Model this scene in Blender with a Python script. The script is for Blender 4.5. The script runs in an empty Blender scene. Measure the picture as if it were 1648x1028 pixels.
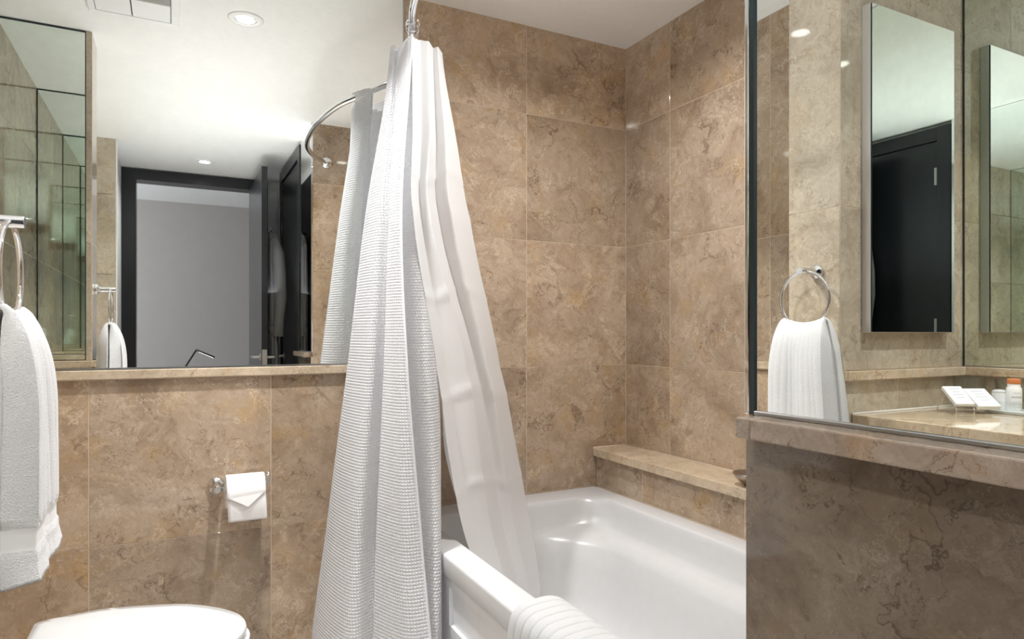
import bpy, bmesh, math, random
from mathutils import Vector, Matrix
random.seed(7)
C = bpy.context.scene.collection
PI = math.pi

# ------------------------------------------------------------------ camera, world, lights
HC = 1.12                      # eye height
CEIL = 2.334
cam_d = bpy.data.cameras.new('camera'); cam = bpy.data.objects.new('camera', cam_d); C.objects.link(cam)
cam.location = (0, 0, HC); cam.rotation_euler = (PI/2, 0, math.radians(-27.0873))
cam_d.sensor_width = 36; cam_d.sensor_fit = 'HORIZONTAL'; cam_d.lens = 1061.62/1648*36; cam_d.shift_y = 22.18/1648
cam_d.clip_start = 0.01
bpy.context.scene.camera = cam
w = bpy.data.worlds.new('world'); bpy.context.scene.world = w; w.use_nodes = True
w.node_tree.nodes['Background'].inputs[0].default_value = (.8, .88, 1, 1)
w.node_tree.nodes['Background'].inputs[1].default_value = .3
sc = bpy.context.scene
sc.view_settings.view_transform = 'Standard'; sc.view_settings.look = 'None'
sc.view_settings.gamma = 1; sc.view_settings.use_curve_mapping = False
sc.view_settings.exposure = 0.38
sc.cycles.use_denoising = True
sc.cycles.max_bounces = 24; sc.cycles.glossy_bounces = 16; sc.cycles.diffuse_bounces = 8
sc.cycles.transmission_bounces = 12; sc.cycles.transparent_max_bounces = 12
sc.cycles.caustics_reflective = True; sc.cycles.caustics_refractive = False
sc.cycles.blur_glossy = 0.2
sc.cycles.sample_clamp_indirect = 6

DOWN = {'toilet': (.245, 1.84), 'entry': (.19, -.565), 'tub': (1.06, 1.47), 'vanity': (-.55, .55)}
def lamp(name, xy, watt, spread=150, col=(1, .985, .965)):
    d = bpy.data.lights.new(name, 'AREA'); o = bpy.data.objects.new(name, d); C.objects.link(o)
    o.location = (xy[0], xy[1], CEIL-.005); d.shape = 'DISK'; d.size = .064; d.energy = watt; d.spread = math.radians(spread); d.color = col
    return o
lamp('lamp_toilet', DOWN['toilet'], 9.5, 95)
lamp('lamp_entry', DOWN['entry'], 6)
lamp('lamp_tub', DOWN['tub'], 11.5)
lamp('lamp_vanity', DOWN['vanity'], 6, 110)
# added fill aimed up to brighten the ceiling, no lamp of the room
fl_ = bpy.data.lights.new('added_bounce_fill', 'AREA'); flo = bpy.data.objects.new('added_bounce_fill', fl_); C.objects.link(flo)
fl_.shape = 'RECTANGLE'; fl_.size = .8; fl_.size_y = 2.3; fl_.energy = 9.5; fl_.color = (.95, .98, 1); fl_.spread = math.radians(150)
flo.location = (.22, .72, 1.4); flo.rotation_euler = (PI, 0, 0)
ar = bpy.data.lights.new('bedroom_fill_light', 'AREA'); aro = bpy.data.objects.new('bedroom_fill_light', ar); C.objects.link(aro)  # added unseen light to brighten the bedroom; no window stands there
ar.shape = 'RECTANGLE'; ar.size = 1.6; ar.size_y = 1.6; ar.energy = 95; ar.color = (.86, .92, 1)
aro.location = (-2.9, -2.3, 1.5); aro.rotation_euler = (0, -PI/2, 0)

# ------------------------------------------------------------------ materials
def new_mat(name):
    m = bpy.data.materials.new(name); m.use_nodes = True
    nt = m.node_tree; b = nt.nodes['Principled BSDF']
    return m, nt, b
def N(nt, t, **kw):
    n = nt.nodes.new(t)
    for k, v in kw.items():
        if k.startswith('i_'):
            key = k[2:]
            n.inputs[int(key) if key.isdigit() else key].default_value = v
        else: setattr(n, k, v)
    return n
def L(nt, a, b): nt.links.new(a, b)
def ramp(nt, fac, stops, interp='LINEAR'):
    r = nt.nodes.new('ShaderNodeValToRGB'); r.color_ramp.interpolation = interp
    els = r.color_ramp.elements
    while len(els) < len(stops): els.new(.5)
    for e, (p, c) in zip(els, stops):
        e.position = p; e.color = (*c, 1) if len(c) == 3 else c
    L(nt, fac, r.inputs[0]); return r.outputs[0]
def mathn(nt, op, a, b=None, c=None, clamp=False):
    n = nt.nodes.new('ShaderNodeMath'); n.operation = op; n.use_clamp = clamp
    for i, v in enumerate((a, b, c)):
        if v is None: continue
        if isinstance(v, (int, float)): n.inputs[i].default_value = v
        else: L(nt, v, n.inputs[i])
    return n.outputs[0]
def mix(nt, fac, a, b, mode='MIX'):
    n = nt.nodes.new('ShaderNodeMix'); n.data_type = 'RGBA'; n.blend_type = mode
    if isinstance(fac, (int, float)): n.inputs[0].default_value = fac
    else: L(nt, fac, n.inputs[0])
    for i, v in ((6, a), (7, b)):
        if isinstance(v, tuple): n.inputs[i].default_value = (*v, 1) if len(v) == 3 else v
        else: L(nt, v, n.inputs[i])
    return n.outputs[2]
def simple(name, col, rough=.5, metal=0, bump=None, **kw):
    m, nt, b = new_mat(name)
    b.inputs['Base Color'].default_value = (*col, 1); b.inputs['Roughness'].default_value = rough
    b.inputs['Metallic'].default_value = metal
    for k, v in kw.items(): b.inputs[k.replace('_', ' ')].default_value = v
    tc = N(nt, 'ShaderNodeTexCoord'); nz = N(nt, 'ShaderNodeTexNoise', i_Scale=(bump or (30, 0))[0], i_Detail=4.0)
    L(nt, tc.outputs['Object'], nz.inputs['Vector'])
    # faint procedural tone variation on every surface
    c0 = tuple(x*.985 for x in col); c1 = tuple(min(1, x*1.015) for x in col)
    L(nt, ramp(nt, nz.outputs['Fac'], [(.3, c0), (.7, c1)]), b.inputs['Base Color'])
    if bump and bump[1]:
        bp = N(nt, 'ShaderNodeBump', i_Strength=bump[1], i_Distance=bump[2] if len(bump) > 2 else .002)
        L(nt, nz.outputs['Fac'], bp.inputs['Height']); L(nt, bp.outputs[0], b.inputs['Normal'])
    return m

def marble(name, dark, mid, light, vein, gold, fleck, rough=.055, scale=1.0, tilevar=.22, stretch=(1, 1, 1), gold_amt=.5):
    m, nt, b = new_mat(name)
    tc = N(nt, 'ShaderNodeTexCoord'); oi = N(nt, 'ShaderNodeObjectInfo')
    off = N(nt, 'ShaderNodeVectorMath', operation='SCALE'); 
    cmb = N(nt, 'ShaderNodeCombineXYZ')
    r = oi.outputs['Random']
    L(nt, mathn(nt, 'MULTIPLY', r, 37.1), cmb.inputs[0]); L(nt, mathn(nt, 'MULTIPLY', r, 91.7), cmb.inputs[1]); L(nt, mathn(nt, 'MULTIPLY', r, 53.3), cmb.inputs[2])
    mp = N(nt, 'ShaderNodeMapping'); mp.inputs['Scale'].default_value = tuple(s*scale for s in stretch)
    # quarter of the tiles is laid turned: random rotation in the tile plane
    L(nt, tc.outputs['Object'], mp.inputs['Vector'])
    rot = N(nt, 'ShaderNodeVectorRotate', rotation_type='Z_AXIS')
    L(nt, mp.outputs[0], rot.inputs['Vector']); L(nt, mathn(nt, 'MULTIPLY', r, 17.0), rot.inputs['Angle'])
    add = N(nt, 'ShaderNodeVectorMath', operation='ADD'); L(nt, rot.outputs[0], add.inputs[0]); L(nt, cmb.outputs[0], add.inputs[1])
    V = add.outputs[0]
    # warp
    wz = N(nt, 'ShaderNodeTexNoise', i_Scale=4.5, i_Detail=6.0, i_Roughness=.62); L(nt, V, wz.inputs['Vector'])
    wv = N(nt, 'ShaderNodeVectorMath', operation='SCALE'); wv.inputs['Scale'].default_value = .28
    L(nt, wz.outputs['Color'], wv.inputs[0])
    wa = N(nt, 'ShaderNodeVectorMath', operation='ADD'); L(nt, V, wa.inputs[0]); L(nt, wv.outputs[0], wa.inputs[1])
    W = wa.outputs[0]
    n1 = N(nt, 'ShaderNodeTexNoise', i_Scale=5.0, i_Detail=10.0, i_Roughness=.62); L(nt, W, n1.inputs['Vector'])
    col = ramp(nt, n1.outputs['Fac'], [(.30, dark), (.44, mid), (.56, light), (.68, mid), (.8, dark)])
    # fine grain
    n2 = N(nt, 'ShaderNodeTexNoise', i_Scale=42.0, i_Detail=8.0, i_Roughness=.8); L(nt, W, n2.inputs['Vector'])
    g = ramp(nt, n2.outputs['Fac'], [(.28, (.56, .53, .49)), (.44, (.95, .94, .93)), (.56, (1.02, 1.02, 1.02)), (.72, (1.28, 1.27, 1.25))])
    col = mix(nt, 1.0, col, g, 'MULTIPLY')
    # golden clouds
    n3 = N(nt, 'ShaderNodeTexNoise', i_Scale=7.0, i_Detail=7.0, i_Roughness=.6); L(nt, V, n3.inputs['Vector'])
    gm = ramp(nt, n3.outputs['Fac'], [(.54, (0, 0, 0)), (.68, (gold_amt,)*3)])
    col = mix(nt, gm, col, gold)
    # dark veins: zero crossing of warped noise, broken by a mask
    n4 = N(nt, 'ShaderNodeTexNoise', i_Scale=3.2, i_Detail=4.0, i_Roughness=.52); L(nt, W, n4.inputs['Vector'])
    d = mathn(nt, 'ABSOLUTE', mathn(nt, 'SUBTRACT', n4.outputs['Fac'], .5))
    vm = ramp(nt, d, [(.0, (.8, .8, .8)), (.003, (.45, .45, .45)), (.009, (0, 0, 0))])
    n5 = N(nt, 'ShaderNodeTexNoise', i_Scale=4.0, i_Detail=3.0); L(nt, V, n5.inputs['Vector'])
    mk = ramp(nt, n5.outputs['Fac'], [(.44, (0, 0, 0)), (.58, (.85, .85, .85))])
    vfac = mix(nt, 1.0, vm, mk, 'MULTIPLY')
    col = mix(nt, vfac, col, vein)
    n7 = N(nt, 'ShaderNodeTexNoise', i_Scale=9.0, i_Detail=4.0, i_Roughness=.55); L(nt, W, n7.inputs['Vector'])
    d3 = mathn(nt, 'ABSOLUTE', mathn(nt, 'SUBTRACT', n7.outputs['Fac'], .47))
    vm3 = ramp(nt, d3, [(.0, (.75, .75, .75)), (.007, (0, 0, 0))])
    mk4 = ramp(nt, wz.outputs['Fac'], [(.38, (0, 0, 0)), (.52, (.85, .85, .85))])
    col = mix(nt, mix(nt, 1.0, vm3, mk4, 'MULTIPLY'), col, vein)
    # pale calcite threads and flecks
    n6 = N(nt, 'ShaderNodeTexNoise', i_Scale=15.0, i_Detail=9.0, i_Roughness=.7); L(nt, W, n6.inputs['Vector'])
    d2 = mathn(nt, 'ABSOLUTE', mathn(nt, 'SUBTRACT', n6.outputs['Fac'], .54))
    vm2 = ramp(nt, d2, [(.0, (.8, .8, .8)), (.016, (0, 0, 0))])
    mk2 = ramp(nt, n3.outputs['Color'], [(.44, (0, 0, 0)), (.58, (.9, .9, .9))])
    col = mix(nt, mix(nt, 1.0, vm2, mk2, 'MULTIPLY'), col, fleck)
    vo = N(nt, 'ShaderNodeTexVoronoi', i_Scale=95.0); L(nt, W, vo.inputs['Vector'])
    fk = ramp(nt, vo.outputs['Distance'], [(.12, (.7, .7, .7)), (.22, (0, 0, 0))])
    mk3 = ramp(nt, n1.outputs['Fac'], [(.5, (0, 0, 0)), (.62, (.8, .8, .8))])
    col = mix(nt, mix(nt, 1.0, fk, mk3, 'MULTIPLY'), col, fleck)
    # tile to tile tone
    hsv = N(nt, 'ShaderNodeHueSaturation'); L(nt, col, hsv.inputs['Color'])
    L(nt, mathn(nt, 'ADD', mathn(nt, 'MULTIPLY', r, tilevar), 1-tilevar*.5), hsv.inputs['Value'])
    r2 = mathn(nt, 'FRACT', mathn(nt, 'MULTIPLY', r, 7.77))
    L(nt, mathn(nt, 'ADD', mathn(nt, 'MULTIPLY', r2, .14), .95), hsv.inputs['Saturation'])
    L(nt, hsv.outputs[0], b.inputs['Base Color'])
    b.inputs['Roughness'].default_value = rough
    b.inputs['Specular IOR Level'].default_value = .5
    bp = N(nt, 'ShaderNodeBump', i_Strength=.05, i_Distance=.0006); L(nt, n2.outputs['Fac'], bp.inputs['Height'])
    return m

M = {}
M['tile'] = marble('brown_marble', (.262, .190, .133), (.375, .285, .206), (.455, .358, .268), (.105, .062, .038), (.44, .30, .155), (.80, .70, .57), tilevar=.26, gold_amt=.65)
M['tile_light'] = marble('beige_marble', (.345, .29, .222), (.46, .395, .312), (.535, .47, .378), (.23, .175, .12), (.54, .435, .29), (.76, .68, .55), tilevar=.14, gold_amt=.35)
M['slab'] = marble('ledge_marble', (.41, .33, .24), (.52, .425, .31), (.59, .49, .37), (.26, .13, .07), (.60, .44, .26), (.78, .68, .54), rough=.05, scale=2.0, tilevar=.1)
M['slab_brown'] = marble('brown_ledge_marble', (.24, .185, .145), (.34, .27, .22), (.41, .335, .275), (.13, .07, .04), (.40, .24, .13), (.58, .48, .38), rough=.14, scale=1.6, tilevar=.1)
M['tile_shaded'] = marble('shaded_brown_marble', (.135, .100, .076), (.205, .160, .124), (.26, .21, .165), (.07, .048, .035), (.25, .155, .085), (.40, .35, .29), tilevar=.06)  # marble of the half wall, its shade put into a darker colour
M['grout'] = simple('grout', (.60, .49, .37), .8)
M['sealant'] = simple('white_sealant', (.75, .72, .66), .5)
M['ceiling'] = simple('ceiling_paint', (.80, .79, .77), .75, bump=(40, .02))
M['paint'] = simple('wall_paint', (.66, .66, .66), .6)
M['bedroom_wall'] = simple('bedroom_wallpaper', (.41, .38, .36), .7, bump=(160, .1))
M['carpet'] = simple('carpet', (.16, .14, .13), .95, bump=(400, .5))
M['floor_tile'] = marble('floor_marble', (.55, .50, .44), (.66, .61, .54), (.72, .68, .62), (.4, .34, .28), (.62, .54, .44), (.8, .77, .72), rough=.2)  # unseen floor, made pale to throw lamp light up at the ceiling
M['mirror'] = simple('mirror_silver', (.895, .92, .905), 0.0, 1)
M['mirror_green'] = simple('green_mirror_silver', (.80, .88, .82), 0.0, 1)
M['mirror_edge'] = simple('mirror_dark_edge', (.02, .035, .04), .15)
M['chrome'] = simple('chrome', (.80, .81, .83), .06, 1)
M['steel'] = simple('brushed_steel', (.55, .53, .50), .28, 1)
M['pewter'] = simple('pewter', (.42, .37, .33), .3, 1)
M['alu'] = simple('aluminium_trim', (.40, .41, .42), .3, 1)
M['porcelain'] = simple('white_porcelain', (.63, .645, .66), .08, 0, Coat_Weight=.4)
M['acrylic'] = simple('white_acrylic', (.57, .575, .585), .28, 0)
M['apron'] = simple('white_apron', (.74, .75, .78), .22)
M['black'] = simple('black_lacquer', (.012, .013, .016), .28, bump=(90, .02))
M['black_edge'] = simple('black_edge', (.02, .022, .025), .4)
M['grey_plastic'] = simple('grey_cabinet_edge', (.5, .48, .45), .35)
M['white_plastic'] = simple('white_plastic', (.80, .80, .79), .4)
M['dark_slot'] = simple('dark_slot', (.03, .03, .03), .8)
M['paper'] = simple('tissue_paper', (.80, .80, .81), .85, bump=(300, .15))
M['card'] = simple('white_card', (.86, .88, .90), .5)
M['print'] = simple('grey_print', (.45, .47, .48), .6)
M['orange'] = simple('orange_cap', (.62, .22, .08), .4)
M['amber'] = simple('cream_bottle', (.78, .66, .42), .3)
M['robe'] = simple('shaded_robe_cloth', (.22, .22, .225), .95, bump=(220, .3))  # grey-white cloth, the shadow behind the door put into its colour
M['caulk'] = M['sealant']
def emis(name, col, s):
    m, nt, b = new_mat(name)
    e = N(nt, 'ShaderNodeEmission'); e.inputs[0].default_value = (*col, 1); e.inputs[1].default_value = s
    L(nt, e.outputs[0], nt.nodes['Material Output'].inputs[0]); return m
M['lamp'] = emis('lamp_glow', (1, .96, .9), 14)
M['led'] = emis('led_glow', (1, .97, .92), 5)
def glass():
    m, nt, b = new_mat('clear_glass')          # thin clear wall: reflection by Fresnel, the rest goes straight through
    nt.nodes.remove(b)
    t = N(nt, 'ShaderNodeBsdfTransparent'); t.inputs[0].default_value = (.95, .965, .96, 1)
    g = N(nt, 'ShaderNodeBsdfGlossy', i_Roughness=0.0); lw = N(nt, 'ShaderNodeLayerWeight', i_Blend=.5); fr_ = mathn(nt, 'ADD', mathn(nt, 'MULTIPLY', mathn(nt, 'POWER', lw.outputs['Facing'], 3.0), .9), .05)
    mx = N(nt, 'ShaderNodeMixShader'); L(nt, fr_, mx.inputs[0]); L(nt, t.outputs[0], mx.inputs[1]); L(nt, g.outputs[0], mx.inputs[2])
    L(nt, mx.outputs[0], nt.nodes['Material Output'].inputs[0]); return m
M['glass'] = glass()
def cloth(name, col, waffle=False, trans=.25, wr=.9):
    m, nt, b = new_mat(name)
    uv = N(nt, 'ShaderNodeUVMap')
    sep = N(nt, 'ShaderNodeSeparateXYZ'); L(nt, uv.outputs[0], sep.inputs[0])
    b.inputs['Base Color'].default_value = (*col, 1); b.inputs['Roughness'].default_value = wr
    b.inputs['Sheen Weight'].default_value = .15
    if waffle:
        cell = .0088
        def tri(s):      # 0 in the middle of a cell, 1 on its walls
            f = mathn(nt, 'FRACT', mathn(nt, 'DIVIDE', s, cell))
            return mathn(nt, 'ABSOLUTE', mathn(nt, 'SUBTRACT', mathn(nt, 'MULTIPLY', f, 2.0), 1.0))
        a, c2 = tri(sep.outputs[0]), tri(sep.outputs[1])
        h = mathn(nt, 'POWER', mathn(nt, 'MAXIMUM', a, c2), 1.6)
        bp = N(nt, 'ShaderNodeBump', i_Strength=1.0, i_Distance=.0030); L(nt, h, bp.inputs['Height'])
        L(nt, bp.outputs[0], b.inputs['Normal'])
        L(nt, ramp(nt, h, [(0, tuple(x*.90 for x in col)), (.6, col)]), b.inputs['Base Color'])  # cell bottoms darkened in the colour, as shade in the weave
    else:
        nz = N(nt, 'ShaderNodeTexNoise', i_Scale=14.0, i_Detail=5.0); L(nt, uv.outputs[0], nz.inputs['Vector'])
        bp = N(nt, 'ShaderNodeBump', i_Strength=.25, i_Distance=.004); L(nt, nz.outputs['Fac'], bp.inputs['Height'])
        L(nt, bp.outputs[0], b.inputs['Normal'])
    t = N(nt, 'ShaderNodeBsdfTranslucent'); t.inputs[0].default_value = (*col, 1)
    mx = N(nt, 'ShaderNodeMixShader'); mx.inputs[0].default_value = trans
    L(nt, b.outputs[0], mx.inputs[1]); L(nt, t.outputs[0], mx.inputs[2]); L(nt, mx.outputs[0], nt.nodes['Material Output'].inputs[0])
    return m
M['waffle'] = cloth('white_waffle_cotton', (.88, .89, .915), True, .40)
M['liner'] = cloth('white_liner_cloth', (.85, .855, .865), False, .35, .55)
def terry(name, col, s=420, st=.9):
    m, nt, b = new_mat(name)
    tc = N(nt, 'ShaderNodeTexCoord')
    nz = N(nt, 'ShaderNodeTexNoise', i_Scale=float(s), i_Detail=3.0, i_Roughness=.7); L(nt, tc.outputs['Object'], nz.inputs['Vector'])
    bp = N(nt, 'ShaderNodeBump', i_Strength=st, i_Distance=.003); L(nt, nz.outputs['Fac'], bp.inputs['Height'])
    L(nt, bp.outputs[0], b.inputs['Normal']); b.inputs['Roughness'].default_value = .95
    L(nt, ramp(nt, nz.outputs['Fac'], [(.35, tuple(x*.90 for x in col)), (.6, col)]), b.inputs['Base Color'])
    b.inputs['Sheen Weight'].default_value = .3
    return m
M['terry'] = terry('white_terry', (.82, .83, .85))
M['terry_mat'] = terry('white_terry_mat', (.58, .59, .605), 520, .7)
def band():
    m, nt, b = new_mat('woven_towel_band')
    uv = N(nt, 'ShaderNodeUVMap'); ck = N(nt, 'ShaderNodeMapping'); ck.inputs['Rotation'].default_value = (0, 0, PI/4); ck.inputs['Scale'].default_value = (230, 230, 1)
    L(nt, uv.outputs[0], ck.inputs[0]); c = N(nt, 'ShaderNodeTexChecker', i_Scale=1.0); L(nt, ck.outputs[0], c.inputs[0])
    bp = N(nt, 'ShaderNodeBump', i_Strength=.5, i_Distance=.0012); L(nt, c.outputs['Fac'], bp.inputs['Height']); L(nt, bp.outputs[0], b.inputs['Normal'])
    b.inputs['Base Color'].default_value = (.80, .81, .82, 1); b.inputs['Roughness'].default_value = .85
    return m
M['band'] = band()

# ------------------------------------------------------------------ mesh helpers
def link(name, me, mat=None, parent=None, smooth=False):
    o = bpy.data.objects.new(name, me); C.objects.link(o)
    if mat is not None:
        for mm in (mat if isinstance(mat, list) else [mat]): me.materials.append(mm)
    if smooth:
        for p in me.polygons: p.use_smooth = True
    if parent is not None: o.parent = parent; o.matrix_parent_inverse = Matrix.Identity(4); o.location = -Vector(parent.location) if parent.type == 'EMPTY' else Vector((0, 0, 0))
    return o
def obj(name, bm, mat=None, parent=None, smooth=False, autosmooth=None):
    bmesh.ops.recalc_face_normals(bm, faces=bm.faces[:])
    me = bpy.data.meshes.new(name); bm.to_mesh(me); bm.free()
    o = link(name, me, mat, parent, smooth)
    if autosmooth:
        try: me.set_sharp_from_angle(angle=math.radians(autosmooth))
        except Exception: pass
    return o
def thing(name, label, cat, loc=(0, 0, 0), group=None):
    o = bpy.data.objects.new(name, None); C.objects.link(o); o.location = loc; o.empty_display_size = .05
    return tag(o, label, cat, group)
def tag(o, label, cat, group=None):
    o['label'] = label; o['category'] = cat
    if group: o['group'] = group
    return o
def struct(o): o['kind'] = 'structure'; return o
def new(): return bmesh.new()
def box(bm, a, b, bev=0, seg=2, mi=0):
    x0, y0, z0 = a; x1, y1, z1 = b
    vs = [bm.verts.new(p) for p in ((x0,y0,z0),(x1,y0,z0),(x1,y1,z0),(x0,y1,z0),(x0,y0,z1),(x1,y0,z1),(x1,y1,z1),(x0,y1,z1))]
    fs = [bm.faces.new([vs[i] for i in f]) for f in ((3,2,1,0),(4,5,6,7),(0,1,5,4),(1,2,6,5),(2,3,7,6),(3,0,4,7))]
    for f in fs: f.material_index = mi
    if bev:
        es = list({e for f in fs for e in f.edges})
        bmesh.ops.bevel(bm, geom=es, offset=bev, segments=seg, profile=.5, affect='EDGES')
    return fs
def loft(bm, rings, closed=True, cap0=False, cap1=False, mi=0):
    R = [[bm.verts.new(p) for p in r] for r in rings]
    n = len(R[0])
    for i in range(len(R)-1):
        for j in range(n if closed else n-1):
            k = (j+1) % n
            f = bm.faces.new((R[i][j], R[i][k], R[i+1][k], R[i+1][j])); f.material_index = mi
    if cap0: bm.faces.new(list(reversed(R[0]))).material_index = mi
    if cap1: bm.faces.new(R[-1]).material_index = mi
    return R
def tube(bm, pts, r, n=12, closed=False, caps=True, mi=0):
    pts = [Vector(p) for p in pts]; m = len(pts)
    rr = r if isinstance(r, (list, tuple)) else [r]*m
    tang = []
    for i in range(m):
        if closed: t = pts[(i+1) % m]-pts[i-1]
        else: t = pts[min(i+1, m-1)]-pts[max(i-1, 0)]
        tang.append(t.normalized())
    up = Vector((0, 0, 1)) if abs(tang[0].z) < .9 else Vector((1, 0, 0))
    nrm = (up - tang[0]*up.dot(tang[0])).normalized()
    rings = []
    for i in range(m):
        nrm = (nrm - tang[i]*nrm.dot(tang[i])).normalized(); bi = tang[i].cross(nrm)
        rings.append([pts[i]+(nrm*math.cos(a)+bi*math.sin(a))*rr[i] for a in [2*PI*k/n for k in range(n)]])
    if closed: rings.append(rings[0])
    R = loft(bm, rings[:-1] if closed else rings, True, caps and not closed, caps and not closed, mi)
    if closed:
        for j in range(n):
            k = (j+1) % n
            bm.faces.new((R[-1][j], R[-1][k], R[0][k], R[0][j])).material_index = mi
def lathe(bm, prof, c, axis='Z', n=32, mi=0, cap0=True, cap1=True):
    c = Vector(c); rings = []
    for r, h in prof:
        ring = []
        for k in range(n):
            a = 2*PI*k/n; x, y = r*math.cos(a), r*math.sin(a)
            ring.append(c+(Vector((x, y, h)) if axis == 'Z' else Vector((h, x, y)) if axis == 'X' else Vector((y, h, x))))
        rings.append(ring)
    return loft(bm, rings, True, cap0, cap1, mi)
def sphere(bm, c, r, u=12, v=8): bmesh.ops.create_uvsphere(bm, u_segments=u, v_segments=v, radius=r, matrix=Matrix.Translation(c))
def cat(P, t):
    """Catmull-Rom through P (list of tuples), t in 0..1"""
    n = len(P)-1; s = min(max(t, 0), 1)*n; i = min(int(s), n-1); f = s-i
    p0, p1, p2, p3 = P[max(i-1, 0)], P[i], P[i+1], P[min(i+2, n)]
    return tuple(.5*((2*b)+(c-a)*f+(2*a-5*b+4*c-d)*f*f+(3*b-a-3*c+d)*f**3) for a, b, c, d in zip(p0, p1, p2, p3))
def interp(xs, ys, x):
    if x <= xs[0]: return ys[0]
    for i in range(len(xs)-1):
        if x <= xs[i+1]:
            f = (x-xs[i])/(xs[i+1]-xs[i]); return ys[i]+(ys[i+1]-ys[i])*f
    return ys[-1]
def grid(name, nu, nv, f, mat, parent=None, uvs=None, smooth=True, thick=0, slots=None):
    """surface grid; f(u,v)->point; thick adds an offset back skin (float or f(u,v))"""
    P = [[Vector(f(i/nu, j/nv)) for i in range(nu+1)] for j in range(nv+1)]
    verts = []; faces = []; uvd = []; mids = []
    W1 = nu+1
    if thick:
        nr = [[None]*W1 for _ in range(nv+1)]
        for j in range(nv+1):
            for i in range(W1):
                du = P[j][min(i+1, nu)]-P[j][max(i-1, 0)]; dv = P[min(j+1, nv)][i]-P[max(j-1, 0)][i]
                nr[j][i] = du.cross(dv).normalized()
        T = (lambda u, v: thick) if isinstance(thick, (int, float)) else thick
        for s in (.5, -.5):
            for j in range(nv+1):
                for i in range(W1): verts.append(P[j][i]+nr[j][i]*(s*T(i/nu, j/nv)))
    else:
        for j in range(nv+1): verts += P[j]
    uvv = [(uvs(i/nu, j/nv) if uvs else (i/nu, j/nv)) for j in range(nv+1) for i in range(W1)]
    vuv = uvv*(2 if thick else 1)
    K = W1*(nv+1)
    for j in range(nv):
        for i in range(nu):
            a = j*W1+i
            faces.append((a, a+1, a+1+W1, a+W1)); mids.append(slots(i/nu, j/nv) if slots else 0)
            if thick: faces.append((K+a, K+a+W1, K+a+1+W1, K+a+1)); mids.append(slots(i/nu, j/nv) if slots else 0)
    if thick:
        for j in range(nv):
            a = j*W1; faces.append((a, a+W1, K+a+W1, K+a)); b_ = a+nu; faces.append((b_, K+b_, K+b_+W1, b_+W1)); s0 = slots(0, j/nv) if slots else 0; mids += [s0, s0]
        for i in range(nu):
            a = i; faces.append((a, K+a, K+a+1, a+1)); b_ = nv*W1+i; faces.append((b_, b_+1, K+b_+1, K+b_)); mids += [slots(i/nu, 0) if slots else 0, slots(i/nu, 1) if slots else 0]
    me = bpy.data.meshes.new(name); me.from_pydata([tuple(v) for v in verts], [], faces)
    ul = me.uv_layers.new(name='UVMap')
    for lp in me.loops: ul.data[lp.index].uv = vuv[lp.vertex_index]
    me.polygons.foreach_set('material_index', mids)
    me.update()
    return link(name, me, mat, parent, smooth)

# ---- tiles: cached meshes in local XY, front face at z = 0, body behind
TILE_ME = {}
def tile_mesh(wd, ht, mat, th=.008):
    k = (round(wd, 3), round(ht, 3), mat.name, th)
    if k not in TILE_ME:
        bm = new(); e = .0005
        rings = []
        for (ins, z) in ((0, -th), (0, -e), (e, 0)):
            rings.append([(ins-wd/2, ins-ht/2, z), (wd/2-ins, ins-ht/2, z), (wd/2-ins, ht/2-ins, z), (ins-wd/2, ht/2-ins, z)])
        loft(bm, rings, True, True, True)
        bmesh.ops.recalc_face_normals(bm, faces=bm.faces[:])
        me = bpy.data.meshes.new('tile'); bm.to_mesh(me); bm.free(); me.materials.append(mat); TILE_ME[k] = me
    return TILE_ME[k]
GAP = .0024
def put_tile(parent, o, ud, nd, u0, u1, z0, z1, mat, name='tile', gap=GAP):
    """tile on the vertical plane through o with horizontal axis ud and outward normal nd"""
    ud = Vector(ud); nd = Vector(nd); zd = nd.cross(ud)
    t = bpy.data.objects.new(name, tile_mesh(u1-u0-gap, z1-z0-gap, mat)); C.objects.link(t)
    c = Vector(o)+ud*((u0+u1)/2)+Vector((0, 0, (z0+z1)/2))
    R = Matrix((ud, zd, nd)).transposed()
    if R.determinant() < 0: R = Matrix((-ud, zd, nd)).transposed()
    t.parent = parent; t.matrix_parent_inverse = Matrix.Identity(4)
    t.matrix_basis = Matrix.Translation(c-Vector(parent.location)) @ R.to_4x4()
    return t
def tiles(parent, o, ud, nd, us, zs, mat):
    for i in range(len(us)-1):
        for j in range(len(zs)-1):
            put_tile(parent, o, ud, nd, us[i], us[i+1], zs[j], zs[j+1], mat)
def wall(name, boxes, mat):
    bm = new()
    for a, b in boxes: box(bm, a, b)
    return struct(obj(name, bm, mat))
Z_LOW = [0, .488, .984]; Z_UP = [1.011, 1.487, 1.986, CEIL]; Z_ALL = [0, .488, .988, 1.487, 1.986, CEIL]
G = .0009     # grout depth behind the tile face
YA, XB, XM, YE = 2.29, 1.7178, .7057, .664
XW, Y1, Y0, XV, XC = -.296, 1.4417, 1.2614, -.911, -.608
LZ0, LZ1, NOSE = .983, 1.011, .015

# ------------------------------------------------------------------ room shell
bm = new(); box(bm, (-1.2, -1.12, -.1), (1.9, 2.45, 0)); floor = struct(obj('floor', bm, M['grout']))
for i in range(6):
    for j in range(7):
        t = bpy.data.objects.new('tile', tile_mesh(.4978, .4978, M['floor_tile'])); C.objects.link(t); t.parent = floor
        t.location = (-.95+i*.5, -.87+j*.5, .006)
bm = new(); box(bm, (-1.2, -1.12, CEIL), (1.9, 2.45, CEIL+.12)); struct(obj('ceiling', bm, M['ceiling']))

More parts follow.
